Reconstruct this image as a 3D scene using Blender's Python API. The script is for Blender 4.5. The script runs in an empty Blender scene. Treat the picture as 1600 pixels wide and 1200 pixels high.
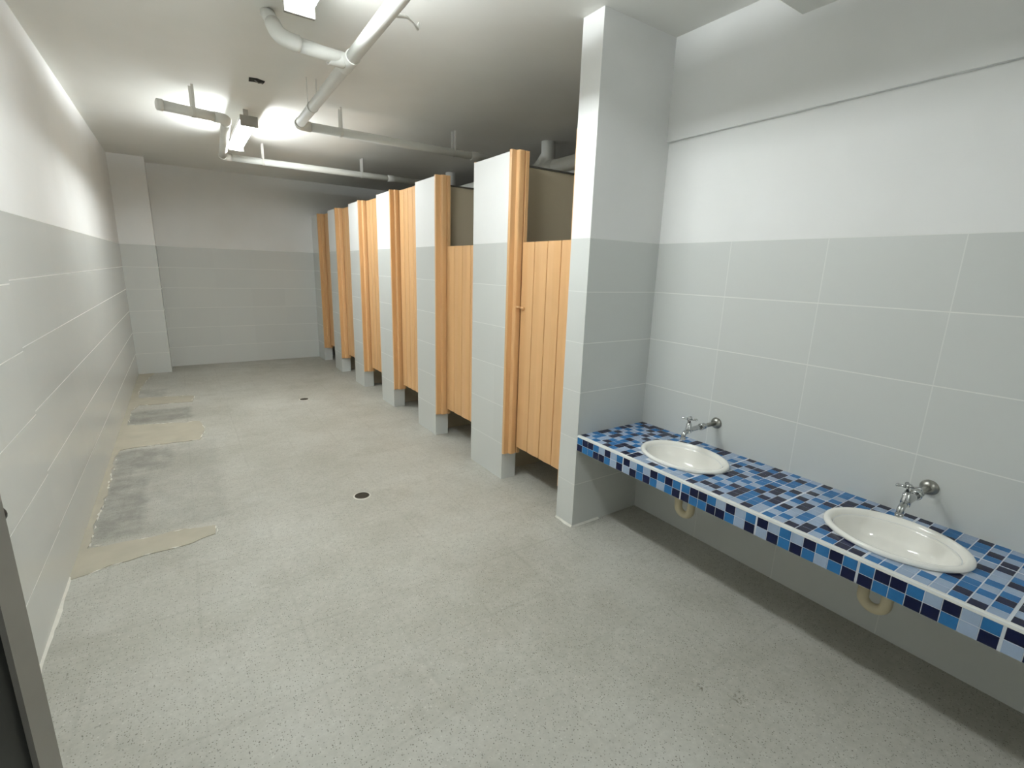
import bpy, bmesh, math, random
from mathutils import Vector, Matrix
C = bpy.context.scene.collection
SC = bpy.context.scene
PI = math.pi

# ------------------------------------------------------------------ camera
YAW, PITCH, ROLL = 0.59801, -0.23066, 0.0309
cy, sy, cp, sp = math.cos(YAW), math.sin(YAW), math.cos(PITCH), math.sin(PITCH)
fwd = Vector((sy*cp, cy*cp, sp)); rgt = Vector((cy, -sy, 0)); up = rgt.cross(fwd)
rr = rgt*math.cos(ROLL) + up*math.sin(ROLL)
uu = up*math.cos(ROLL) - rgt*math.sin(ROLL)
cam_data = bpy.data.cameras.new('camera')
cam = bpy.data.objects.new('camera', cam_data)
M = Matrix((rr, uu, -fwd)).transposed().to_4x4()
M.translation = Vector((0, 0, 1.668))
cam.matrix_world = M
cam_data.sensor_width = 36.0
cam_data.lens = 755.75/1600*36.0
cam_data.clip_start = 0.02
C.objects.link(cam)
SC.camera = cam

# ------------------------------------------------------------------ world, view
w = bpy.data.worlds.new('world'); SC.world = w; w.use_nodes = True
w.node_tree.nodes['Background'].inputs[0].default_value = (0.75, 0.78, 0.8, 1)
w.node_tree.nodes['Background'].inputs[1].default_value = 0.15
SC.view_settings.view_transform = 'Standard'
SC.view_settings.look = 'None'
SC.view_settings.gamma = 1.0
SC.view_settings.use_curve_mapping = False
SC.view_settings.exposure = 0.09
TUBE = 121.0            # radiance of the fluorescent tubes, the unseen added fill light among them

# ------------------------------------------------------------------ measures (metres)
XL, XR, XP, XW, XS0 = -0.650, 2.628, 2.018, 4.70, 3.62       # left wall, alcove wall, stall front, stall back
YF, Y1, YB, YC = -2.40, 2.197, 9.358, 8.886       # front wall, alcove end, back wall, column face
ZC, ZT, ZP, ZPART = 3.047, 1.867, 2.480, 2.435    # ceiling, tile top, pier top, partition top
P1F = 2.365
PIERS = [(3.079, 3.587), (4.320, 4.764), (5.497, 5.920), (6.661, 7.078), (7.807, 8.206), (8.934, 9.358)]
CT, CB = 0.650, 0.547                             # counter top and underside

# ------------------------------------------------------------------ helpers
def s2l(c):
    out = []
    for v in c:
        v /= 255.0
        out.append(v/12.92 if v <= 0.04045 else ((v+0.055)/1.055)**2.4)
    return (*out, 1.0)

def tag(o, label=None, cat=None, group=None, kind=None):
    if label: o['label'] = label
    if cat: o['category'] = cat
    if group: o['group'] = group
    if kind: o['kind'] = kind
    return o

def empty(name, loc, label, cat, group=None):
    o = bpy.data.objects.new(name, None)
    o.location = loc; o.empty_display_size = 0.1
    C.objects.link(o)
    return tag(o, label, cat, group)

def obj(name, bm, mats, parent=None, smooth=False, bevel=0, world=True):
    """link bm (built in world coordinates) as ONE mesh object; parented objects keep their place"""
    bmesh.ops.recalc_face_normals(bm, faces=bm.faces)
    me = bpy.data.meshes.new(name)
    bm.to_mesh(me); bm.free()
    if not isinstance(mats, (list, tuple)): mats = [mats]
    for m in mats: me.materials.append(m)
    if smooth:
        for p in me.polygons: p.use_smooth = True
    o = bpy.data.objects.new(name, me)
    C.objects.link(o)
    if parent is not None:
        o.parent = parent
        off = Vector(parent.location)
        p = parent.parent
        while p is not None:
            off += Vector(p.location); p = p.parent
        if off.length > 0:
            me.transform(Matrix.Translation(-off))
    if bevel:
        b = o.modifiers.new('bevel', 'BEVEL'); b.width = bevel; b.segments = 2
        b.limit_method = 'ANGLE'; b.angle_limit = math.radians(50)
    return o

def box(bm, x0, x1, y0, y1, z0, z1, mi=0):
    v = [bm.verts.new((x, y, z)) for x in (x0, x1) for y in (y0, y1) for z in (z0, z1)]
    fs = [(0, 1, 3, 2), (4, 6, 7, 5), (0, 4, 5, 1), (2, 3, 7, 6), (0, 2, 6, 4), (1, 5, 7, 3)]
    for f in fs:
        bm.faces.new([v[i] for i in f]).material_index = mi
    return bm

def BOX(*a): return box(bmesh.new(), *a)

def frame_for(d):
    d = d.normalized()
    a = Vector((0, 0, 1)) if abs(d.z) < 0.9 else Vector((1, 0, 0))
    u = d.cross(a).normalized(); v = d.cross(u).normalized()
    return u, v

def tube(bm, pts, rads, seg=16, caps=True, mi=0):
    """swept round tube through pts; rads one radius or one per point"""
    pts = [Vector(p) for p in pts]
    if not isinstance(rads, (list, tuple)): rads = [rads]*len(pts)
    rings = []
    prev_u = None
    for i, p in enumerate(pts):
        if i == 0: d = pts[1]-pts[0]
        elif i == len(pts)-1: d = pts[-1]-pts[-2]
        else: d = (pts[i+1]-p).normalized() + (p-pts[i-1]).normalized()
        if d.length < 1e-9: d = pts[i]-pts[i-1] if i else pts[1]-pts[0]
        d.normalize()
        if prev_u is None: u, v = frame_for(d)
        else:
            u = (prev_u - d*prev_u.dot(d))
            if u.length < 1e-6: u, v = frame_for(d)
            u.normalize(); v = d.cross(u)
        prev_u = u
        rings.append([bm.verts.new(p + (u*math.cos(2*PI*k/seg) + v*math.sin(2*PI*k/seg))*rads[i]) for k in range(seg)])
    for a, b in zip(rings, rings[1:]):
        for k in range(seg):
            f = bm.faces.new((a[k], a[(k+1) % seg], b[(k+1) % seg], b[k])); f.material_index = mi; f.smooth = True
    if caps:
        bm.faces.new(rings[0][::-1]).material_index = mi
        bm.faces.new(rings[-1]).material_index = mi
    return bm

def TUBE_BM(*a, **k): return tube(bmesh.new(), *a, **k)

def axis_rev(bm, origin, axis, prof, seg=24, caps=True):
    """revolved profile: list of (distance along axis, radius)"""
    o = Vector(origin); d = Vector(axis).normalized(); u, v = frame_for(d)
    rings = []
    for t, r in prof:
        rings.append([bm.verts.new(o + d*t + (u*math.cos(2*PI*k/seg) + v*math.sin(2*PI*k/seg))*max(r, 1e-4)) for k in range(seg)])
    for a, b in zip(rings, rings[1:]):
        for k in range(seg):
            f = bm.faces.new((a[k], a[(k+1) % seg], b[(k+1) % seg], b[k])); f.smooth = True
    if caps:
        bm.faces.new(rings[0][::-1]); bm.faces.new(rings[-1])
    return bm

def prism(bm, poly, z0, z1, mi=0):
    """vertical prism over an xy polygon"""
    lo = [bm.verts.new((x, y, z0)) for x, y in poly]
    hi = [bm.verts.new((x, y, z1)) for x, y in poly]
    n = len(poly)
    for k in range(n):
        bm.faces.new((lo[k], lo[(k+1) % n], hi[(k+1) % n], hi[k])).material_index = mi
    bm.faces.new(lo[::-1]).material_index = mi; bm.faces.new(hi).material_index = mi
    return bm

def bend(p0, p1, p2, r, n=8):
    """points of a rounded corner at p1"""
    p0, p1, p2 = Vector(p0), Vector(p1), Vector(p2)
    a = p1 + (p0-p1).normalized()*r; b = p1 + (p2-p1).normalized()*r
    return [a.lerp(p1, t).lerp(p1.lerp(b, t), t) for t in [i/n for i in range(n+1)]]

# ------------------------------------------------------------------ materials
class NT:
    def __init__(self, name):
        self.m = bpy.data.materials.new(name); self.m.use_nodes = True
        self.t = self.m.node_tree; self.b = self.t.nodes['Principled BSDF']
    def n(self, typ, **k):
        x = self.t.nodes.new(typ)
        for a, v in k.items(): setattr(x, a, v)
        return x
    def link(self, a, b): self.t.links.new(a, b)
    def val(self, sock, v):
        if hasattr(v, 'is_output'): self.link(v, sock)
        else: sock.default_value = v
    def math(self, op, a, b=None, c=None, clamp=False):
        x = self.n('ShaderNodeMath', operation=op, use_clamp=clamp)
        self.val(x.inputs[0], a)
        if b is not None: self.val(x.inputs[1], b)
        if c is not None: self.val(x.inputs[2], c)
        return x.outputs[0]
    def mix(self, f, a, b, blend='MIX'):
        x = self.n('ShaderNodeMix', data_type='RGBA', blend_type=blend)
        self.val(x.inputs[0], f); self.val(x.inputs[6], a); self.val(x.inputs[7], b)
        return x.outputs[2]
    def pos(self):
        g = self.n('ShaderNodeNewGeometry')
        s = self.n('ShaderNodeSeparateXYZ'); self.link(g.outputs['Position'], s.inputs[0])
        return g.outputs['Position'], s.outputs[0], s.outputs[1], s.outputs[2]
    def noise(self, vec, scale, detail=3, rough=0.55):
        x = self.n('ShaderNodeTexNoise'); x.inputs['Scale'].default_value = scale
        x.inputs['Detail'].default_value = detail; x.inputs['Roughness'].default_value = rough
        self.link(vec, x.inputs['Vector']); return x.outputs['Fac']
    def ramp(self, f, lo, hi):
        x = self.n('ShaderNodeMapRange'); x.clamp = True
        self.link(f, x.inputs[0]); x.inputs[1].default_value = lo; x.inputs[2].default_value = hi
        return x.outputs[0]
    def bump(self, h, strength, dist=0.002):
        x = self.n('ShaderNodeBump'); x.inputs['Strength'].default_value = strength
        x.inputs['Distance'].default_value = dist
        self.link(h, x.inputs['Height']); self.link(x.outputs[0], self.b.inputs['Normal'])
    def set(self, col=None, rough=None, metal=None, spec=None, coat=None):
        for k, v in (('Base Color', col), ('Roughness', rough), ('Metallic', metal), ('Specular IOR Level', spec), ('Coat Weight', coat)):
            if v is not None: self.val(self.b.inputs[k], v)
        return self.m

PAINT = s2l((237, 237, 235)); PAINT_D = s2l((232, 232, 229))
TILE = s2l((213, 215, 211)); GROUT = s2l((233, 233, 228))

def simple(name, col, rough, metal=0.0, var=0.06, scale=6.0, spec=0.5, coat=0.0):
    t = NT(name); p, x, y, z = t.pos()
    f = t.noise(p, scale)
    c = s2l(col); d = tuple(v*(1-var) for v in c[:3]) + (1,)
    return t.set(t.mix(t.ramp(f, 0.3, 0.7), d, c), rough, metal, spec, coat)

def paint_mat(name='white_paint', a=PAINT_D, b=PAINT):
    t = NT(name); p, x, y, z = t.pos()
    f = t.noise(p, 1.6, 4)
    t.bump(t.noise(p, 90, 2), 0.06, 0.002)
    return t.set(t.mix(t.ramp(f, 0.3, 0.7), a, b), 0.62, spec=0.3)

def wall_mat(name, horiz, off, step=None, rows=0.3125, cols=0.512, vstrength=0.30, hstrength=0.85):
    """painted plaster above ZT, glazed ceramic tiles below; horiz is the axis the columns run along"""
    t = NT(name); p, x, y, z = t.pos()
    h = {'x': x, 'y': y}[horiz]
    zz = z
    if step is not None:        # the tiles before this line sit a little lower
        near = t.math('LESS_THAN', h, step)
        zz = t.math('ADD', z, t.math('MULTIPLY', near, 0.016))
    # rows count down from the tile top
    d = t.math('DIVIDE', t.math('SUBTRACT', ZT, zz), rows)
    fr = t.math('FRACT', t.math('ADD', d, 0.5))
    dist = t.math('MULTIPLY', t.math('ABSOLUTE', t.math('SUBTRACT', fr, 0.5)), rows)
    hl = t.math('SUBTRACT', 1.0, t.ramp(dist, 0.0013, 0.0032))
    c = t.math('DIVIDE', t.math('SUBTRACT', h, off), cols)
    fc = t.math('FRACT', t.math('ADD', c, 0.5))
    dc = t.math('MULTIPLY', t.math('ABSOLUTE', t.math('SUBTRACT', fc, 0.5)), cols)
    vl = t.math('MULTIPLY', t.math('SUBTRACT', 1.0, t.ramp(dc, 0.0012, 0.0030)), vstrength)
    line = t.math('MAXIMUM', t.math('MULTIPLY', hl, hstrength), vl)
    # each tile a hair lighter or darker
    cell = t.n('ShaderNodeCombineXYZ')
    t.link(t.math('FLOOR', c), cell.inputs[0]); t.link(t.math('FLOOR', d), cell.inputs[1])
    wn = t.n('ShaderNodeTexWhiteNoise'); wn.noise_dimensions = '3D'; t.link(cell.outputs[0], wn.inputs['Vector'])
    tl = t.mix(wn.outputs['Value'], tuple(v*0.965 for v in TILE[:3])+(1,), TILE)
    tile = t.mix(line, tl, GROUT)
    pf = t.noise(p, 1.6, 4)
    paint = t.mix(t.ramp(pf, 0.3, 0.7), PAINT_D, PAINT)
    above = t.math('GREATER_THAN', z, ZT)
    col = t.mix(above, tile, paint)
    rough = t.math('ADD', t.math('MULTIPLY', above, 0.42), t.math('ADD', 0.20, t.math('MULTIPLY', line, 0.3)))
    hgt = t.math('ADD', t.math('MULTIPLY', line, -0.15), t.math('MULTIPLY', above, -1.0))
    t.bump(hgt, 0.35, 0.002)
    return t.set(col, rough, spec=0.45)

def floor_mat():
    t = NT('worn_terrazzo'); p, x, y, z = t.pos()
    base = t.mix(t.ramp(t.noise(p, 0.9, 5, 0.6), 0.32, 0.68), s2l((171, 169, 158)), s2l((193, 192, 184)))
    base = t.mix(t.math('MULTIPLY', t.ramp(t.noise(p, 3.1, 6, 0.65), 0.5, 0.75), 0.45), base, s2l((201, 200, 192)))
    base = t.mix(t.math('MULTIPLY', t.ramp(t.noise(p, 2.2, 6, 0.7), 0.52, 0.8), 0.55), base, s2l((151, 147, 134)))
    # fine marble chips
    for sc, thr, col, amt, seed in ((88, 0.20, (84, 80, 70), 0.85, 0), (120, 0.26, (112, 107, 94), 0.8, 3.3), (55, 0.17, (210, 209, 202), 0.6, 7.7)):
        v = t.n('ShaderNodeTexVoronoi'); v.feature = 'F1'; v.inputs['Scale'].default_value = sc
        mp = t.n('ShaderNodeMapping'); mp.inputs['Location'].default_value = (seed, seed*1.7, 0)
        t.link(p, mp.inputs[0]); t.link(mp.outputs[0], v.inputs['Vector'])
        sepc = t.n('ShaderNodeSeparateColor'); t.link(v.outputs['Color'], sepc.inputs[0])
        pick = t.math('GREATER_THAN', sepc.outputs[0], 0.62)
        m = t.math('MULTIPLY', t.math('SUBTRACT', 1.0, t.ramp(v.outputs['Distance'], thr*0.6, thr*1.25)), t.math('MULTIPLY', pick, amt))
        base = t.mix(m, base, s2l(col))
    base = t.mix(t.ramp(t.noise(p, 34, 4, 0.7), 0.30, 0.72), t.mix(1.0, base, (0.90, 0.90, 0.89, 1), 'MULTIPLY'), t.mix(1.0, base, (1.07, 1.07, 1.065, 1), 'MULTIPLY'))
    # joints of the 40 cm terrazzo tiles, mostly filled and worn away
    def joint(c, off):
        fr = t.math('FRACT', t.math('ADD', t.math('DIVIDE', t.math('SUBTRACT', c, off), 0.4), 0.5))
        d = t.math('MULTIPLY', t.math('ABSOLUTE', t.math('SUBTRACT', fr, 0.5)), 0.4)
        return t.math('SUBTRACT', 1.0, t.ramp(d, 0.001, 0.010))
    wear = t.ramp(t.noise(p, 2.6, 4), 0.36, 0.66)
    j = t.math('MULTIPLY', t.math('MAXIMUM', joint(x, 0.315), joint(y, 2.155)), t.math('MULTIPLY', wear, 0.17))
    base = t.mix(j, base, s2l((112, 107, 94)))
    # grey bays along the left wall where cubicles once stood
    def band(c, a, b, e=0.015):
        return t.math('MULTIPLY', t.ramp(c, a-e, a+e), t.math('SUBTRACT', 1.0, t.ramp(c, b-e, b+e)))
    wob = t.math('MULTIPLY', t.math('SUBTRACT', t.noise(p, 7, 3), 0.5), 0.10)
    xw = t.math('ADD', x, wob); yw = t.math('ADD', y, wob)
    for a, b, x1, amt in ((3.55, 4.55, -0.36, 0.62), (4.65, 5.24, -0.22, 0.62), (6.12, 6.62, -0.05, 0.75), (7.2, 7.75, -0.30, 0.5), (3.5, 5.25, 0.12, 0.25)):
        m = t.math('MULTIPLY', band(xw, -0.61, x1, 0.03), band(yw, a, b, 0.04))
        m = t.math('MULTIPLY', m, t.math('MULTIPLY', t.ramp(t.noise(p, 6, 5, 0.7), 0.25, 0.6), amt))
        base = t.mix(m, base, s2l((126, 125, 118)))
    # a few dark scuffs near the camera side
    for sx, sy_, r in ((1.165, 0.60, 0.03), (1.72, 0.80, 0.05), (1.63, 0.92, 0.035)):
        dx = t.math('SUBTRACT', x, sx); dy = t.math('SUBTRACT', y, sy_)
        dd = t.math('SQRT', t.math('ADD', t.math('MULTIPLY', dx, dx), t.math('MULTIPLY', dy, dy)))
        m = t.math('MULTIPLY', t.math('SUBTRACT', 1.0, t.ramp(dd, r*0.3, r)), t.ramp(t.noise(p, 60, 3), 0.5, 0.62))
        base = t.mix(t.math('MULTIPLY', m, 0.8), base, s2l((90, 84, 66)))
    rough = t.math('ADD', 0.42, t.math('MULTIPLY', t.noise(p, 4, 3), 0.25))
    t.bump(t.noise(p, 70, 3), 0.08, 0.002)
    return t.set(base, rough, spec=0.4)

def pvc_mat():
    t = NT('orange_pvc'); p, x, y, z = t.pos()
    mp = t.n('ShaderNodeMapping'); mp.inputs['Scale'].default_value = (14, 14, 0.5); t.link(p, mp.inputs[0])
    f = t.noise(mp.outputs[0], 1.0, 3)
    return t.set(t.mix(t.ramp(f, 0.3, 0.7), s2l((216, 170, 118)), s2l((226, 181, 130))), 0.42, spec=0.4)

M_paint = paint_mat()
M_ceiling = paint_mat('ceiling_paint', s2l((233, 232, 226)), s2l((238, 237, 232)))
M_wallY = wall_mat('wall_tiles_along', 'y', 2.197, vstrength=0.42)
M_wallL = wall_mat('wall_tiles_left', 'y', 3.165, step=3.165, vstrength=0.0)
M_wallX = wall_mat('wall_tiles_across', 'x', XP, vstrength=0.0)
M_wallP = wall_mat('wall_tiles_pier', 'y', 2.197, vstrength=0.0, hstrength=0.35)
M_floor = floor_mat()
M_pvc = pvc_mat()
M_mortar = simple('tan_mortar', (186, 180, 162), 0.8, var=0.12, scale=5)
M_caulk = simple('white_caulk', (226, 224, 214), 0.7, var=0.1, scale=20)
M_pipe = simple('white_pipe', (226, 226, 220), 0.6, var=0.05)
M_strap = simple('painted_strap', (222, 221, 214), 0.55)
M_porc = simple('porcelain', (246, 244, 236), 0.07, var=0.01, spec=0.5)
M_chrome = simple('chrome', (196, 198, 198), 0.16, 1.0, var=0.12, scale=40)
M_steel = simple('dull_steel', (172, 171, 164), 0.33, 0.95, var=0.25, scale=60)
M_iron = simple('dark_grate', (84, 78, 64), 0.6, 0.4, var=0.4, scale=80)
M_navy = simple('navy_tile', (13, 23, 60), 0.16, var=0.2, scale=30, spec=0.25)
M_blue = simple('blue_tile', (46, 112, 168), 0.16, var=0.12, scale=30, spec=0.25)
M_light = simple('pale_blue_tile', (158, 176, 200), 0.16, var=0.08, scale=30, spec=0.25)
M_grout = simple('white_grout', (214, 220, 226), 0.6, var=0.06, scale=25)
M_trimw = simple('white_edge_trim', (226, 227, 222), 0.25, var=0.03)
M_slab = simple('raw_plaster', (196, 190, 176), 0.8, var=0.1)
M_underside = simple('darkened_underside', (126, 116, 98), 0.9, var=0.2, scale=9)  # counter underside coloured dark to cut light bounced onto the floor
M_trap = simple('cream_plastic', (214, 203, 172), 0.5, var=0.1)
M_part = simple('beige_plaster', (204, 192, 166), 0.6, var=0.06, scale=2)
M_dark = simple('recess_shade', (40, 38, 33), 0.8, var=0.3, scale=30)  # shade of open hollows put into the colour
M_cap = simple('dark_cap', (92, 90, 82), 0.6)
M_black = simple('black_steel', (22, 24, 22), 0.35, var=0.1)
M_greym = simple('grey_metal', (158, 154, 146), 0.4, 0.3, var=0.12)
M_white = simple('white_enamel', (232, 232, 228), 0.35, var=0.02)

def emit_mat(k=1.0):
    t = NT('lit_tube')
    t.b.inputs['Base Color'].default_value = (0.9, 0.9, 0.9, 1)
    t.b.inputs['Emission Color'].default_value = (0.93, 0.985, 1.0, 1)
    t.b.inputs['Emission Strength'].default_value = TUBE*k
    return t.m
M_lit = emit_mat()
M_lit2 = emit_mat(1.22)       # far fitting set stronger to brighten the back walls

# ------------------------------------------------------------------ room shell
S = lambda name, bm, m, **k: tag(obj(name, bm, m, **k), kind='structure')
S('floor', BOX(XL-0.15, XW+0.15, YF-0.15, YB+0.15, -0.12, 0), M_floor)
S('ceiling', BOX(XL-0.15, XW+0.15, YF-0.15, YB+0.15, ZC, ZC+0.12), M_ceiling)
bm = bmesh.new()                                  # left wall with the doorway the open door belongs to
box(bm, XL-0.15, XL, 1.16, YB, 0, ZC); box(bm, XL-0.15, XL, YF-0.15, 0.33, 0, ZC); box(bm, XL-0.15, XL, 0.33, 1.16, 2.1, ZC)
S('wall_left', bm, M_wallL)
bm = bmesh.new()
box(bm, XL-0.75, XL-0.70, 0.20, 1.29, 0, 2.3); box(bm, XL-0.70, XL-0.15, 0.23, 0.33, 0, 2.3)
box(bm, XL-0.70, XL-0.15, 1.16, 1.26, 0, 2.3); box(bm, XL-0.75, XL-0.15, 0.20, 1.29, 2.1, 2.3)
S('wall_doorway', bm, M_paint)
S('wall_back', BOX(XL, XW+0.15, YB, YB+0.15, 0, ZC), M_wallX)
S('wall_front', BOX(XL, XW+0.15, YF-0.15, YF, 0, ZC), M_wallX)
S('wall_right', BOX(XR, XR+0.15, YF, Y1, 0, ZC), M_wallY)
S('wall_stalls', BOX(XW, XW+0.15, P1F, YB, 0, ZC), M_wallY)
S('wall_stall_backs', BOX(XS0, XS0+0.12, P1F, YB, 0, ZPART), M_part)
S('wall_alcove', BOX(XP, XW+0.15, Y1, P1F, 0, ZC), [M_wallX])
bpy.data.objects['wall_alcove'].data.materials.append(M_wallP)
for p in bpy.data.objects['wall_alcove'].data.polygons:
    if abs(p.normal.x) > 0.5: p.material_index = 1
# the plaster above the alcove stands a little proud of the wall below it
S('trim_1', BOX(XR-0.022, XR, YF, Y1, 2.4726, ZC), M_paint)
S('trim_2', BOX(XL, XR-0.022, 1.22, 1.453, 2.902, ZC), M_ceiling)          # ceiling beam
bm = BOX(XL, -0.241, YC, YB, 0, ZC)
S('wall_column', bm, [M_wallX, M_wallL])
for p in bpy.data.objects['wall_column'].data.polygons:
    if abs(p.normal.x) > 0.5: p.material_index = 1
# white caulk line along the foot of the left wall and of the alcove wall
random.seed(4)
def caulk(name, pts, wd):
    bm = bmesh.new()
    for (x0, y0), (x1, y1) in zip(pts, pts[1:]):
        d = Vector((x1-x0, y1-y0, 0)); n = Vector((-d.y, d.x, 0)).normalized()
        k = max(2, int(d.length/0.05)); L = []; 
        for i in range(k+1):
            p = Vector((x0, y0, 0)) + d*(i/k); e = wd*random.uniform(0.6, 1.35)
            L.append((p, p + n*e))
        ra = [bm.verts.new((a.x, a.y, 0.010)) for a, b in L]; rb = [bm.verts.new((b.x, b.y, 0.0008)) for a, b in L]
        rc = [bm.verts.new((a.x, a.y, 0.0)) for a, b in L]; rd = [bm.verts.new((b.x, b.y, 0.0)) for a, b in L]
        for i in range(k):
            bm.faces.new((ra[i], ra[i+1], rb[i+1], rb[i])); bm.faces.new((rb[i], rb[i+1], rd[i+1], rd[i]))
            bm.faces.new((ra[i+1], ra[i], rc[i], rc[i+1]))
    return tag(obj(name, bm, M_caulk), kind='structure')
caulk('baseboard_left', [(XL, 3.17), (XL, 1.2)], 0.012)
caulk('baseboard_alcove', [(XP+0.24, Y1), (XP, Y1), (XP, P1F)], 0.014)

# mortar scars where old cubicle walls met the left wall and the floor
def scar(name, poly, z=0.004):
    random.seed(len(poly)*7+int(poly[0][1]*10))
    pts = []
    n = len(poly)
    for i in range(n):
        a, b = Vector(poly[i]), Vector(poly[(i+1) % n])
        k = max(1, int((b-a).length/0.06))
        for j in range(k):
            p = a.lerp(b, j/k)
            on_wall = p.x <= XL+0.002
            q = p if on_wall else p + Vector((random.uniform(-.010, .010), random.uniform(-.014, .014)))
            pts.append((max(q.x, XL), q.y))
    return tag(obj(name, prism(bmesh.new(), pts, 0.0, z), M_mortar), kind='structure')
SCAR = [(XL, 3.150), (-0.573, 3.159), (-0.484, 3.200), (-0.27, 3.235), (-0.10, 3.225), (0.02, 3.289), (0.03, 3.407), (-0.144, 3.449),
        (-0.369, 3.443), (-0.605, 3.481), (-0.611, 3.85), (-0.60, 4.33), (-0.617, 5.118), (-0.599, 5.281), (-0.46, 5.32), (0.0, 5.275), (0.055, 5.585),
        (0.02, 5.95), (-0.10, 5.94), (-0.596, 6.10), (-0.604, 6.65), (-0.55, 6.92), (-0.03, 6.83), (0.005, 7.16), (-0.56, 7.30), (-0.585, 7.57), (-0.56, 8.14), (-0.50, 8.62), (-0.46, YC), (XL, YC)]
scar('trim_3', SCAR)
random.seed(21)
bm = bmesh.new()                                   # short white strips along the edges of the scars
for i in range(len(SCAR)):
    a, b = Vector(SCAR[i]), Vector(SCAR[(i+1) % len(SCAR)])
    if (a.x < XL+0.03 and b.x < XL+0.03): continue
    k = max(1, int((b-a).length/0.055)); dv = (b-a)/k; nn = Vector((-dv.y, dv.x)).normalized()
    for j in range(k):
        if random.random() < 0.55: continue
        w_ = random.uniform(0.005, 0.014); q0 = a+dv*j+nn*random.uniform(-.012, .006); q1 = q0+dv*random.uniform(0.6, 1.25)
        m_ = (q0+q1)/2+nn*random.uniform(-.006, .006)
        prism(bm, [tuple(q0), tuple(m_-nn*w_*0.5), tuple(q1), tuple(m_+nn*w_*0.5)], 0.0, 0.0055)
tag(obj('trim_5', bm, M_caulk), kind='structure')

# ------------------------------------------------------------------ stall partitions (building fabric)
for i, (a, b) in enumerate(PIERS):
    bm = BOX(XP, XP+0.135, a, b, 0, ZP)
    o = S('wall_pier', bm, [M_wallX, M_wallP])
    for p in o.data.polygons:
        if abs(p.normal.x) > 0.5: p.material_index = 1
    if i < 5:
        c0, c1 = a+0.15, a+0.28
        S('wall_partition', BOX(XP+0.135, XS0, c0, c1, 0, ZPART), M_part)
        S('trim_4', BOX(XP+0.136, XS0, c0-0.006, c1+0.006, ZPART, ZPART+0.014), M_cap)

# ------------------------------------------------------------------ stall doors
def jamb_poly(x0, y, s, L=0.139):
    pr = [(0, 0), (0.0, .020), (0.004, .024), (.045, .024), (.052, .046), (.060, .050), (.096, .050), (.100, .036), (.106, .036), (.110, .050), (L, .048), (L, 0)]
    return [(x0+u, y+s*v) for u, v in pr]

def door_poly(y0, y1, x, n, th=0.022):
    """vertical planks with a groove between them; seen from above"""
    front, step = [], (y1-y0)/n
    for k in range(n):
        a = y0+k*step; b = a+step
        front += [(x+0.014, a+0.0005), (x+0.014, a+0.005), (x+0.001, a+0.008), (x-0.004, (a+b)/2), (x-0.001, b-0.004), (x+0.014, b-0.001)]
    return front + [(x+th, y1), (x+th, y0)]

def door_bm(y0, y1, x, n, z0, z1, jag, cols=4):
    bm = bmesh.new()
    poly = door_poly(y0, y1, x, n)
    prism(bm, poly, z0, z1)
    return bm

ORD = ['nearest the wash basins', 'second from the basins', 'third from the basins', 'fourth from the basins', 'fifth from the basins', 'farthest, beside the back wall']
DOORS = [  # y0 (near side), y1 (far side), top of the door leaf, planks, label
    (P1F, PIERS[0][0], 1.870, 4, 'orange half-height plank stall door with latch, nearest the wash basins'),
    (PIERS[0][1], PIERS[1][0], 1.868, 4, 'orange half-height plank stall door, second from the wash basins'),
    (PIERS[1][1], PIERS[2][0], ZP+0.006, 5, 'orange full-height plank stall door, third from the wash basins'),
    (PIERS[2][1], PIERS[3][0], ZP+0.006, 5, 'orange full-height ribbed stall door, fourth from the wash basins'),
    (PIERS[3][1], PIERS[4][0], ZP+0.006, 5, 'narrow-looking orange ribbed stall door, second from the back wall'),
    (PIERS[4][1], PIERS[5][0], ZP+0.006, 5, 'orange stall door next to the back wall, farthest of the row'),
]
for i, (y0, y1, top, n, lab) in enumerate(DOORS):
    t = empty('stall_door', (XP+0.08, (y0+y1)/2, 0), lab, 'stall door', 'orange stall doors along the right side')
    zb = 0.225
    obj('jamb', prism(bmesh.new(), jamb_poly(XP, y1, -1), zb, ZP+0.014), M_pvc, t)
    obj('jamb', prism(bmesh.new(), jamb_poly(XP+0.012, y0, 1), zb-0.005, ZP+0.010), M_pvc, t)
    gap = 0.062 if i < 5 else 0.11
    dz = 0.288
    panel = obj('door_panel', door_bm(y0+0.056, y1-gap, XP+0.096, n, dz, top, 0), M_pvc, t)
    if i == 0:
        bm = bmesh.new()
        tube(bm, [(XP+0.058, y1-0.054, 1.402), (XP+0.083, y1-0.080, 1.397)], 0.008, 10)
        tube(bm, [(XP+0.083, y1-0.078, 1.397), (XP+0.083, y1-0.120, 1.393)], 0.010, 10)
        obj('latch', bm, M_pvc, t)

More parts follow.
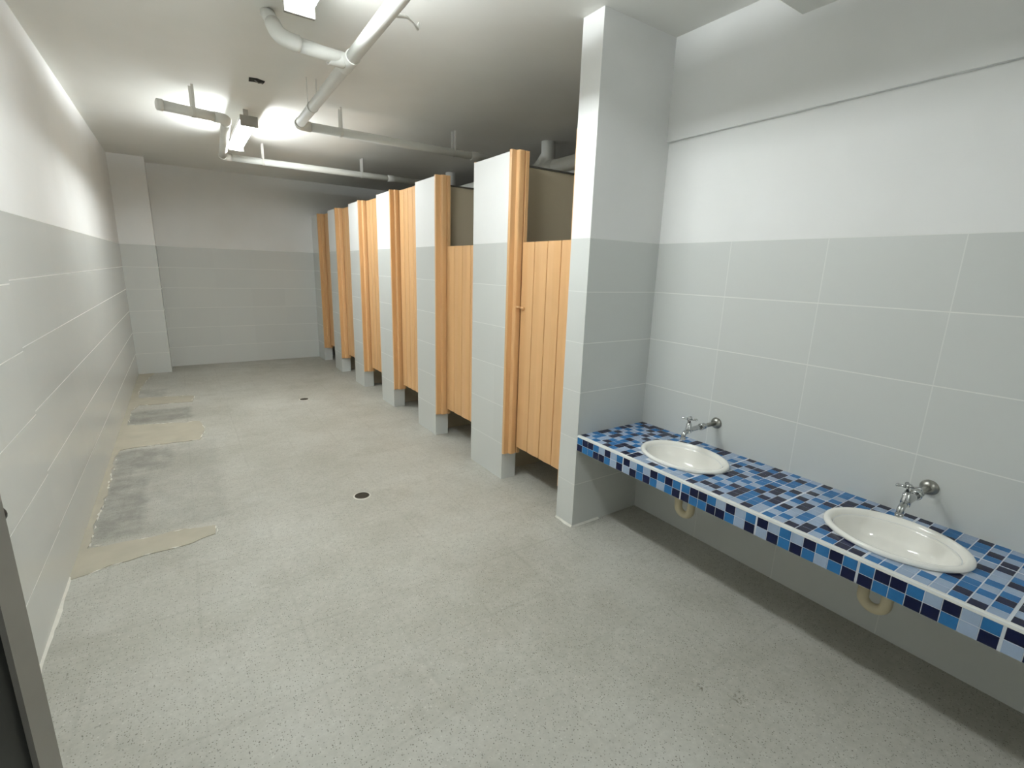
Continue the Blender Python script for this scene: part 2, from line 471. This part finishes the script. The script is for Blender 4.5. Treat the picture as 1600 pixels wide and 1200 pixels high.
# ------------------------------------------------------------------ counter
YE = YF
t = empty('vanity_counter', (XP+0.3, 1.0, CB), 'long counter covered in blue mosaic tiles carrying both wash basins', 'counter')
BAS = [(2.300, 1.605, 0.200, 0.262), (2.308, 0.592, 0.203, 0.252)]     # centre x, y, half width, half length
slab = obj('slab', BOX(XP+0.0015, XR-0.0005, YE+0.001, Y1-0.0005, CB, CT-0.0015), M_grout, t)
for cx, cyy, b, a in BAS:
    bm = bmesh.new()
    prism(bm, [(cx+b*0.84*math.cos(2*PI*k/48), cyy+a*0.84*math.sin(2*PI*k/48)) for k in range(48)], CB-0.2, CT+0.2)
    cut = obj('cutter', bm, M_grout)
    md = slab.modifiers.new('hole', 'BOOLEAN'); md.operation = 'DIFFERENCE'; md.solver = 'EXACT'; md.object = cut
    bpy.context.view_layer.update()
    dg = bpy.context.evaluated_depsgraph_get()
    me2 = bpy.data.meshes.new_from_object(slab.evaluated_get(dg))
    slab.modifiers.clear(); old = slab.data; slab.data = me2
    bpy.data.objects.remove(cut)

slab.data.materials.clear(); slab.data.materials.append(M_grout); slab.data.materials.append(M_underside)
for p in slab.data.polygons: p.material_index = 1 if p.normal.z < -0.5 else 0

def tilebox(bm, a, b, c, mi):
    """small tile: base rectangle a..b in two axes, raised along the third (c = axis, base, height)"""
    ax, base, hgt = c
    e = 0.0007
    def P(u, v, w_): 
        return (u, v, w_) if ax == 'z' else (w_, u, v)
    lo = [bm.verts.new(P(u, v, base)) for u, v in ((a[0], a[1]), (b[0], a[1]), (b[0], b[1]), (a[0], b[1]))]
    hi = [bm.verts.new(P(u, v, base+hgt)) for u, v in ((a[0]+e, a[1]+e), (b[0]-e, a[1]+e), (b[0]-e, b[1]-e), (a[0]+e, b[1]-e))]
    bm.faces.new(hi).material_index = mi
    for k in range(4):
        bm.faces.new((lo[k], lo[(k+1) % 4], hi[(k+1) % 4], hi[k])).material_index = mi

R1 = ['BNNBLNLB', 'NLBLNBNB']; R2 = ['NBBNNBLN', 'LNBNBLBN']
IDX = {'N': 0, 'B': 1, 'L': 2}
bm = bmesh.new()
nsheet = int((Y1-YE)/0.4)+1
SEG = 0.4; J = 0.0062; g = 0.0024
tw = (SEG-J)/8
for s in range(nsheet):
    r1, r2 = R1[s % 2], R2[s % 2]
    for k in range(8):
        ya = Y1 - s*SEG - k*tw - g*0.5 - (0.001 if s == 0 else 0); yb_ = ya - tw + g
        if yb_ < YE+0.005: continue
        h = 0.0455
        tilebox(bm, (yb_, CB+0.001+h+g*0.5), (ya, CB+0.001+2*h-g*0.3), ('x', XP+0.0015, -0.0015), IDX[r1[k]])
        tilebox(bm, (yb_, CB+0.001), (ya, CB+0.001+h-g*0.5), ('x', XP+0.0015, -0.0015), IDX[r2[k]])
obj('front_mosaic', bm, [M_navy, M_blue, M_light], t)
bm = bmesh.new()
random.seed(11)
PATT = ['NLBNLLBN', 'LBNLBNLB', 'BLLNNLBL', 'LNBLLBNB', 'NLBBNLLN', 'BNLLBLNL', 'LLNBLNBB', 'NBLNLBLN']
g = 0.0036
X0 = XP+0.020
ncol = 12
for s in range(nsheet):
    for k in range(8):
        ya = Y1 - s*SEG - k*tw - g*0.5 - (0.001 if s == 0 else 0); yb_ = ya - tw + g
        if yb_ < YE+0.005: continue
        for c in range(ncol):
            xa = X0 + c*tw + (J if c >= 8 else 0) + g*0.5; xb = min(xa + tw - g, XR-0.002)
            if xb-xa < 0.008: continue
            skip = False
            for cx, cyy, b, a in BAS:
                for (u, v) in ((xa, ya), (xb, ya), (xa, yb_), (xb, yb_), ((xa+xb)/2, (ya+yb_)/2)):
                    if ((u-cx)/(b*0.85))**2 + ((v-cyy)/(a*0.85))**2 < 1: skip = True
            if skip: continue
            ch = PATT[(k+s*3) % 8][(c+s*5) % 8] if random.random() < 0.75 else random.choice('NBL')
            tilebox(bm, (xa, yb_), (xb, ya), ('z', CT-0.0015, 0.0015), IDX[ch])
obj('top_mosaic', bm, [M_navy, M_blue, M_light], t)
bm = bmesh.new()                                   # quarter-round white edge strip
prof = [(0.0, 0.0)] + [(0.013-0.013*math.cos(q), -0.012+0.013*math.sin(q)) for q in [k*PI/2/5 for k in range(6)]]
pts = [(XP-0.0008, CT-0.0115), (XP-0.0005, CT-0.0075), (XP+0.0012, CT-0.0030), (XP+0.0048, CT-0.0002), (XP+0.0090, CT+0.0010), (XP+0.0185, CT+0.0010), (XP+0.0185, CT-0.0015), (XP+0.004, CT-0.0115)]
lo = [bm.verts.new((x, YE+0.001, z)) for x, z in pts]; hi = [bm.verts.new((x, Y1-0.001, z)) for x, z in pts]
for k in range(len(pts)):
    bm.faces.new((lo[k], lo[(k+1) % len(pts)], hi[(k+1) % len(pts)], hi[k]))
bm.faces.new(lo[::-1]); bm.faces.new(hi)
obj('edge_trim', bm, M_trimw, t)

# ------------------------------------------------------------------ wash basins, taps, traps
def basin(i, cx, cyy, b, a, lab):
    t = empty('wash_basin', (cx, cyy, CT), lab, 'wash basin', 'oval wash basins set in the mosaic counter')
    z0 = CT
    # outside of rim, over the roll, down into the bowl   (scale, z)
    prof = [(0.93, z0+0.0005), (0.985, z0+0.001), (1.0, z0+0.006), (0.995, z0+0.013), (0.975, z0+0.0185), (0.945, z0+0.0210), (0.910, z0+0.0195), (0.880, z0+0.014),
            (0.855, z0+0.004), (0.830, z0-0.012), (0.795, z0-0.034), (0.745, z0-0.060), (0.66, z0-0.090), (0.52, z0-0.112), (0.34, z0-0.125), (0.16, z0-0.131), (0.085, z0-0.134)]
    under = [(0.085, z0-0.148), (0.36, z0-0.140), (0.56, z0-0.126), (0.70, z0-0.100), (0.785, z0-0.060), (0.825, z0-0.03), (0.835, z0-0.002)]
    bm = bmesh.new(); seg = 64; rings = []
    for s, z in prof+under:
        # far from the rim the outline turns round
        q = max(0.0, min(1.0, (s-0.1)/0.75))
        rx, ry = b*s*q + (1-q)*0.24*s, a*s*q + (1-q)*0.24*s
        rings.append([bm.verts.new((cx+rx*math.cos(2*PI*k/seg), cyy+ry*math.sin(2*PI*k/seg), z)) for k in range(seg)])
    rings.append(rings[0])
    for r0, r1 in zip(rings, rings[1:]):
        for k in range(seg):
            bm.faces.new((r0[k], r0[(k+1) % seg], r1[(k+1) % seg], r1[k])).smooth = True
    o = obj('bowl', bm, M_porc, t, smooth=True)
    bm = bmesh.new()
    axis_rev(bm, (cx, cyy, z0-0.1375), (0, 0, 1), [(0, 0.019), (0.0035, 0.024), (0.005, 0.022), (0.004, 0.014), (0.001, 0.012)], 24)
    obj('drain_ring', bm, M_chrome, t)
LB = ['white oval wash basin beside the alcove end wall, farther of the two', 'white oval wash basin nearer the camera, right of the photo']
for i, (B, l) in enumerate(zip(BAS, LB)): basin(i, *B, l)

def tap(y, lab, kx=0.0):
    z = 0.800
    t = empty('faucet', (XR, y, z), lab, 'faucet', 'chrome wall taps over the basins')
    bm = bmesh.new()
    axis_rev(bm, (XR-0.0005, y, z), (-1, 0, 0), [(0, 0.034), (0.004, 0.0345), (0.012, 0.031), (0.020, 0.022), (0.023, 0.014)], 28)
    obj('wall_flange', bm, M_steel, t)
    obj('supply_pipe', TUBE_BM([(XR-0.022, y, z), (XR-0.125, y, z)], [0.0125, 0.0125], 18), M_steel, t)
    bm = bmesh.new()
    axis_rev(bm, (XR-0.112, y, z), (-1, 0, 0), [(0, 0.0165), (0.004, 0.019), (0.016, 0.019), (0.018, 0.0165), (0.036, 0.0165)], 6)
    axis_rev(bm, (XR-0.146, y, z), (-1, 0, 0), [(0, 0.017), (0.002, 0.0205), (0.012, 0.0205), (0.015, 0.016)], 24)
    obj('coupling', bm, M_chrome, t)
    vx = XR-0.272
    bm = bmesh.new()
    tube(bm, [(XR-0.158, y, z), (XR-0.20, y, z), (XR-0.25, y, z-0.001), (vx+0.006, y, z-0.003)], [0.0155, 0.0145, 0.0135, 0.0165], 20)
    axis_rev(bm, (vx, y, z-0.022), (0, 0, 1), [(0, 0.008), (0.006, 0.0165), (0.022, 0.0185), (0.036, 0.017), (0.038, 0.0155), (0.056, 0.0155), (0.058, 0.0125), (0.068, 0.0110)], 24)
    obj('valve_body', bm, M_chrome, t)
    bm = bmesh.new()
    tube(bm, [(vx-0.008, y, z-0.006)] + bend((vx-0.008, y, z-0.006), (vx-0.040, y, z-0.012), (vx-0.043, y, z-0.046), 0.022, 8) + [(vx-0.043, y, z-0.046)], [0.013]*10 + [0.0125], 18)
    axis_rev(bm, (vx-0.0425, y, z-0.040), (0, 0, -1), [(0, 0.0125), (0.001, 0.0150), (0.010, 0.0150), (0.013, 0.0125)], 20)
    obj('spout', bm, M_chrome, t)
    h = None
    bm = bmesh.new()
    axis_rev(bm, (vx, y, z+0.046), (0, 0, 1), [(0, 0.008), (0.012, 0.008), (0.014, 0.012), (0.026, 0.0125), (0.031, 0.009), (0.033, 0.004)], 20)
    for k in range(4):
        a = PI/4*0.6 + k*PI/2
        d = Vector((math.cos(a), math.sin(a), 0))
        c = Vector((vx, y, z+0.066))
        tube(bm, [c+d*0.006, c+d*0.024, c+d*0.037, c+d*0.043], [0.0066, 0.0056, 0.0080, 0.0045], 12)
    obj('handle', bm, M_chrome, t)
tap(1.630, 'chrome cross-handle wall tap above the farther basin')
tap(0.592, 'chrome cross-handle wall tap above the nearer basin')

def trap(cx, cyy, lab):
    t = empty('drain_trap', (cx, cyy, 0.3), lab, 'drain pipe', 'cream drain traps under the counter')
    r = 0.022; R = 0.043
    xa = cx+0.02; ya = cyy-0.048; yb_ = ya+2*R
    obj('tailpiece', TUBE_BM([(xa, ya, CT-0.150), (xa, ya, 0.40)], 0.017, 18), M_trap, t)
    bm = bmesh.new()
    n = 14; zc = 0.345
    pts = [(xa, ya, 0.425), (xa, ya, 0.39)] + [(xa, ya+R-R*math.cos(PI*k/n), zc-R*math.sin(PI*k/n)) for k in range(n+1)] + [(xa, yb_, 0.40)]
    tube(bm, pts, r, 18)
    obj('trap_bend', bm, M_trap, t)
    for nm, yy, zz in (('nut', ya, 0.395), ('nut', yb_, 0.385)):
        bm = bmesh.new(); axis_rev(bm, (xa, yy, zz), (0, 0, 1), [(0, 0.024), (0.003, 0.0275), (0.026, 0.0275), (0.029, 0.023)], 12)
        obj(nm, bm, M_trap, t)
    obj('outlet_pipe', TUBE_BM([(xa, yb_, 0.40)] + bend((xa, yb_, 0.40), (xa, yb_, 0.455), (XR, yb_, 0.45), 0.045, 8) + [(XR-0.0005, yb_, 0.448)], 0.0195, 18), M_trap, t)
    bm = bmesh.new(); axis_rev(bm, (XR-0.0005, yb_, 0.448), (-1, 0, 0), [(0, 0.036), (0.004, 0.036), (0.010, 0.024)], 24)
    obj('wall_flange', bm, M_trap, t)
trap(BAS[0][0], BAS[0][1]-0.03, 'cream plastic trap hanging below the farther basin')
trap(BAS[1][0], BAS[1][1]+0.025, 'cream plastic trap hanging below the nearer basin')

# ------------------------------------------------------------------ floor drains
def drain(x, y, r, lab):
    t = empty('floor_drain', (x, y, 0), lab, 'floor drain', 'round floor drains')
    bm = bmesh.new(); axis_rev(bm, (x, y, 0.0), (0, 0, 1), [(0, r*1.22), (0.0022, r*1.20), (0.003, r*1.02), (0.0005, r*1.0)], 40, caps=False)
    obj('grout_ring', bm, M_caulk, t)
    bm = bmesh.new()
    bmesh.ops.create_circle(bm, cap_ends=True, radius=r*0.93, segments=32, matrix=Matrix.Translation((x, y, 0.0006)))
    obj('well_shade', bm, M_dark, t)  # flat disc, the shade inside the drain put into its colour
    bm = bmesh.new(); axis_rev(bm, (x, y, 0.0005), (0, 0, 1), [(0, r*1.0), (0.004, r*1.0), (0.0045, r*0.9), (0.002, r*0.86)], 40, caps=False)
    for k in range(-4, 5):
        u = k*r*0.19; L = math.sqrt(max(0, (0.88*r)**2-u*u))
        box(bm, x+u-r*0.05, x+u+r*0.05, y-L, y+L, 0.0015, 0.0042)
    box(bm, x-0.86*r, x+0.86*r, y-r*0.05, y+r*0.05, 0.0012, 0.0040)
    obj('grate', bm, M_iron, t)
drain(0.962, 3.349, 0.052, 'round floor drain with white ring in mid floor, nearer one')
drain(1.152, 6.350, 0.050, 'small dark round floor drain farther down the room')

# ------------------------------------------------------------------ ceiling pipes
ZPI = 2.847; RP = 0.0375
XS, ZS, RS = 3.50, 2.770, 0.070
def coupling(bm, p, d, L=0.06, r=RP*1.16):
    d = Vector(d).normalized()
    axis_rev(bm, Vector(p)-d*L/2, d, [(0, r*0.95), (0.004, r), (L-0.004, r), (L, r*0.95)], 24)
def hanger(par, p, d, anchor=None):
    """strap round the pipe and up to the ceiling"""
    p = Vector(p); d = Vector(d).normalized()
    side = d.cross(Vector((0, 0, 1))).normalized()
    bm = bmesh.new(); w_ = 0.010
    n = 20; r0, r1 = RP*1.05, RP*1.12
    prev = None; first = None
    for k in range(n):
        a = 2*PI*k/n; c = side*math.cos(a) + Vector((0, 0, 1))*math.sin(a)
        q = [bm.verts.new(p + c*r + d*s) for r in (r0, r1) for s in (-w_, w_)]
        if prev:
            for i, j in ((0, 1), (1, 3), (3, 2), (2, 0)): bm.faces.new((prev[i], prev[j], q[j], q[i]))
        else: first = q
        prev = q
    for i, j in ((0, 1), (1, 3), (3, 2), (2, 0)): bm.faces.new((prev[i], prev[j], first[j], first[i]))
    top = Vector(anchor) if anchor else Vector((p.x, p.y, ZC))
    for s in (-1, 1):
        a = p + side*s*RP*0.9 if anchor is None else p + Vector((0, 0, RP))
        b = top + side*s*(RP*0.9 if anchor is None else 0)
        if anchor and s == 1: continue
        tn = d*w_; th = side*0.0015
        vs = [bm.verts.new(q_ + e1 + e2) for q_ in (a, b) for e1 in (-tn, tn) for e2 in (-th, th)]
        for f in ((0, 1, 3, 2), (4, 6, 7, 5), (0, 4, 5, 1), (2, 3, 7, 6), (0, 2, 6, 4), (1, 5, 7, 3)): bm.faces.new([vs[i] for i in f])
    return obj('hanger_strap', bm, M_strap, par)

A0, A1, A2 = Vector((0.873, YF+0.0005, ZPI+0.01)), Vector((1.000, 4.900, ZPI)), Vector((XS-RS-0.004, 4.872, ZPI-0.01))
t = empty('drain_pipe', (1.0, 4.0, ZPI), 'white ceiling pipe running from the near light toward the stalls, with a side branch', 'ceiling pipe', 'white drain pipes under the ceiling')
dA = (A1-A0).normalized(); dX = (A2-A1).normalized()
yj = 3.262
PJ = A0 + dA*((yj-A0.y)/dA.y)
obj('straight_pipe', TUBE_BM([A0, A1-dA*0.06], RP, 28), M_pipe, t)
bm = tube(bmesh.new(), [A1-dA*0.10] + bend(A1-dA*0.06, A1, A1+dX*0.06, 0.055, 8) + [A1+dX*0.10], RP*1.13, 28)
obj('elbow', bm, M_pipe, t)
obj('straight_pipe', TUBE_BM([A1+dX*0.08, A2], RP, 28), M_pipe, t)
BJ = Vector((0.585, 3.190, ZPI+0.005))
BT = Vector((0.565, 3.400, ZC))
obj('branch_pipe', TUBE_BM([PJ, BJ+Vector((0.07, 0.010, 0))], RP*0.98, 28), M_pipe, t)
bm = tube(bmesh.new(), [BJ+Vector((0.10, 0.012, 0))] + bend(BJ+Vector((0.1, 0.012, 0)), BJ, BT, 0.085, 10) + [BJ.lerp(BT, 0.55)], RP*1.10, 28)
tube(bm, [BJ.lerp(BT, 0.5), BT], RP, 28)
obj('branch_elbow', bm, M_pipe, t)
bm = bmesh.new()
coupling(bm, PJ, dA, 0.19, RP*1.15); coupling(bm, PJ-Vector((0.075, 0.006, 0)), (1, 0.08, 0), 0.09, RP*1.17)
obj('tee_fitting', bm, M_pipe, t)
bm = bmesh.new(); coupling(bm, A1+dX*1.75, dX, 0.09); obj('collar', bm, M_pipe, t)
for s in (2.30,): hanger(t, A0+dA*((s-A0.y)/dA.y), dA, None)
hanger(t, A0+dA*((4.30-A0.y)/dA.y), dA)
hanger(t, A1+dX*0.36, dX); hanger(t, A1+dX*1.50, dX)
# strap with a loose hooked end beside the near part of the run
p0 = A0+dA*((2.62-A0.y)/dA.y)
bm = bmesh.new()
tube(bm, [p0+Vector((0.03, 0, 0.025)), p0+Vector((0.10, 0.06, 0.06)), p0+Vector((0.18, 0.14, 0.10)), p0+Vector((0.24, 0.20, 0.11)), p0+Vector((0.27, 0.22, 0.10)), p0+Vector((0.28, 0.22, 0.13))], [0.013, 0.013, 0.007, 0.005, 0.011, 0.006], 10)
obj('loose_strap', bm, M_strap, t)

t = empty('drain_pipe', (0.5, 6.0, ZPI), 'white zigzag pipe beside the farther ceiling light', 'ceiling pipe', 'white drain pipes under the ceiling')
B = [Vector((0.0, 5.03, ZPI)), Vector((0.468, 5.14, ZPI)), Vector((0.56, 6.90, ZPI)), Vector((XS-RS-0.004, 6.866, ZPI))]
for k in range(3):
    a, b = B[k], B[k+1]; d = (b-a).normalized()
    obj('straight_pipe', TUBE_BM([a if k == 0 else a+d*0.06, b if k == 2 else b-d*0.06], RP, 28), M_pipe, t)
for k in (1, 2):
    d0 = (B[k]-B[k-1]).normalized(); d1 = (B[k+1]-B[k]).normalized()
    obj('elbow', tube(bmesh.new(), [B[k]-d0*0.09] + bend(B[k-1], B[k], B[k+1], 0.055, 8) + [B[k]+d1*0.09], RP*1.13, 28), M_pipe, t)
bm = bmesh.new(); axis_rev(bm, B[0], (B[0]-B[1]), [(-0.03, RP*1.15), (0.008, RP*1.15), (0.014, RP*0.9)], 24); obj('end_cap', bm, M_pipe, t)
bm = bmesh.new(); coupling(bm, B[2]+(B[3]-B[2]).normalized()*2.0, B[3]-B[2], 0.09); obj('collar', bm, M_pipe, t)
dB = (B[1]-B[0]).normalized(); hanger(t, B[0]+dB*0.24, dB)
dB = (B[3]-B[2]).normalized(); hanger(t, B[2]+dB*0.42, dB); hanger(t, B[2]+dB*1.6, dB)

t = empty('waste_pipe', (3.5, 5, 2.77), 'thick white waste pipe with risers above the stall backs', 'ceiling pipe')
XS, ZS, RS = 3.50, 2.770, 0.070
obj('main_pipe', TUBE_BM([(XS, P1F+0.001, ZS+0.02), (XS, YB-0.001, ZS-0.03)], RS, 28), M_pipe, t)
for yy in (4.58, 6.93):
    bm = bmesh.new()
    tube(bm, [(XS, yy, ZC), (XS, yy, ZS+0.10), (XS, yy+0.02, ZS+0.03), (XS, yy+0.10, ZS-0.01)], [RS*1.04, RS*1.04, RS*1.15, RS*1.1], 28)
    tube(bm, [(XS, yy-0.14, ZS+0.004), (XS, yy+0.24, ZS)], RS*1.14, 28)
    tube(bm, [(XS, yy+0.02, ZS+0.14), (XS, yy+0.10, ZS+0.06), (XS, yy+0.20, ZS)], [RS*0.9, RS, RS*1.1], 28)
    obj('riser', bm, M_pipe, t)

# ------------------------------------------------------------------ lights
def lamp(x, y0, y1, lab, lit, zt=2.882):
    t = empty('ceiling_light', (x, (y0+y1)/2, 2.95), lab, 'ceiling light', 'bare twin-tube fluorescent lights')
    obj('housing', BOX(x-0.072, x+0.072, y0+0.03, y1-0.03, zt+0.033, zt+0.070), M_white, t, bevel=0.004)
    for yy in (y0+0.2, y1-0.2):
        obj('bracket', BOX(x-0.02, x+0.02, yy-0.012, yy+0.012, zt+0.070, ZC), M_greym, t)
    for yy in (y0+0.012, y1-0.012):
        obj('lamp_socket', BOX(x-0.072, x+0.072, yy-0.012, yy+0.012, zt-0.020, zt+0.070), M_greym, t, bevel=0.003)
    for s in (-1, 1):
        obj('fluorescent_tube', TUBE_BM([(x+s*0.036, y0+0.026, zt), (x+s*0.036, y1-0.026, zt)], 0.0145, 12), lit, t)
lamp(0.628, 1.690, 2.900, 'lit twin-tube fluorescent light at the top edge, nearer one', M_lit)
lamp(0.668, 5.320, 6.540, 'lit twin-tube fluorescent light farther down the ceiling', M_lit2)
def fill_lamp(y, x0, x1, lab):  # added fill light out of view, brightens faces turned to the camera
    t = empty('ceiling_light', ((x0+x1)/2, y, 2.95), lab, 'ceiling light', None)
    obj('housing', BOX(x0+0.03, x1-0.03, y-0.05, y+0.05, 2.945, 2.985), M_white, t, bevel=0.004)
    for xx in (x0+0.2, x1-0.2):
        obj('bracket', BOX(xx-0.012, xx+0.012, y-0.02, y+0.02, 2.985, ZC), M_greym, t)
    for xx in (x0+0.012, x1-0.012):
        obj('lamp_socket', BOX(xx-0.012, xx+0.012, y-0.088, y+0.088, 2.892, 2.985), M_greym, t, bevel=0.003)
    for s in (-1, 1):
        obj('fluorescent_tube', TUBE_BM([(x0+0.026, y+s*0.045, 2.922), (x1-0.026, y+s*0.045, 2.922)], 0.0145, 12), M_lit, t)
fill_lamp(-1.75, 0.28, 0.90, 'added short twin-tube fill light, unseen behind the camera')

# junction box between the lights; shade of its opening put into a flat dark plate
t = empty('junction_box', (0.655, 4.62, ZC), 'small dark open junction box in the ceiling between the lights', 'junction box')
bm = bmesh.new()
prism(bm, [(0.60, 4.585), (0.655, 4.572), (0.712, 4.60), (0.705, 4.668), (0.645, 4.655), (0.607, 4.668)], ZC-0.006, ZC-0.0003)
obj('box', bm, M_dark, t)
obj('wire', TUBE_BM([(0.64, 4.61, ZC-0.004), (0.67, 4.63, ZC-0.016), (0.70, 4.64, ZC-0.004)], 0.004, 8), M_greym, t)

# ------------------------------------------------------------------ door standing ajar at the left edge
t = bpy.data.objects.new('door_1', None); C.objects.link(t)
t.location = (XL+0.01, 0.36, 0); tag(t, kind='structure')
H = Vector((XL+0.03, 0.36, 0)); E_ = Vector((-0.300, 1.075, 0)); d = (E_-H).normalized(); nrm = Vector((d.y, -d.x, 0)); L = (E_-H).length
def leaf(name, u0, u1, v0, v1, z0, z1, m, **k):
    bm = bmesh.new(); box(bm, u0, u1, v0, v1, z0, z1)
    Mx = Matrix((( d.x, nrm.x, 0, H.x), (d.y, nrm.y, 0, H.y), (0, 0, 1, 0), (0, 0, 0, 1)))
    bmesh.ops.transform(bm, matrix=Mx, verts=bm.verts)
    return obj(name, bm, m, t, **k)
leaf('door_frame', L-0.044, L, -0.022, 0.022, 0.01, 2.06, M_greym)
leaf('door_frame', 0, 0.07, -0.022, 0.022, 0.01, 2.06, M_greym)
leaf('door_frame', 0.07, L-0.044, -0.022, 0.022, 0.01, 0.14, M_greym)
leaf('door_frame', 0.07, L-0.044, -0.022, 0.022, 1.94, 2.06, M_greym)
leaf('door_panel', 0.07, L-0.044, -0.010, 0.012, 0.14, 1.94, M_black)
bm = bmesh.new(); q = H + d*(L-0.022) + nrm*0.022; axis_rev(bm, (q.x, q.y, 0.735), nrm, [(0, 0.006), (0.002, 0.006), (0.003, 0.003)], 12); obj('screw', bm, M_chrome, t)
bm = bmesh.new(); q = H + d*L; axis_rev(bm, (q.x, q.y, 1.245), d, [(0, 0.015), (0.014, 0.015), (0.018, 0.009)], 16); obj('bolt', bm, M_black, t)
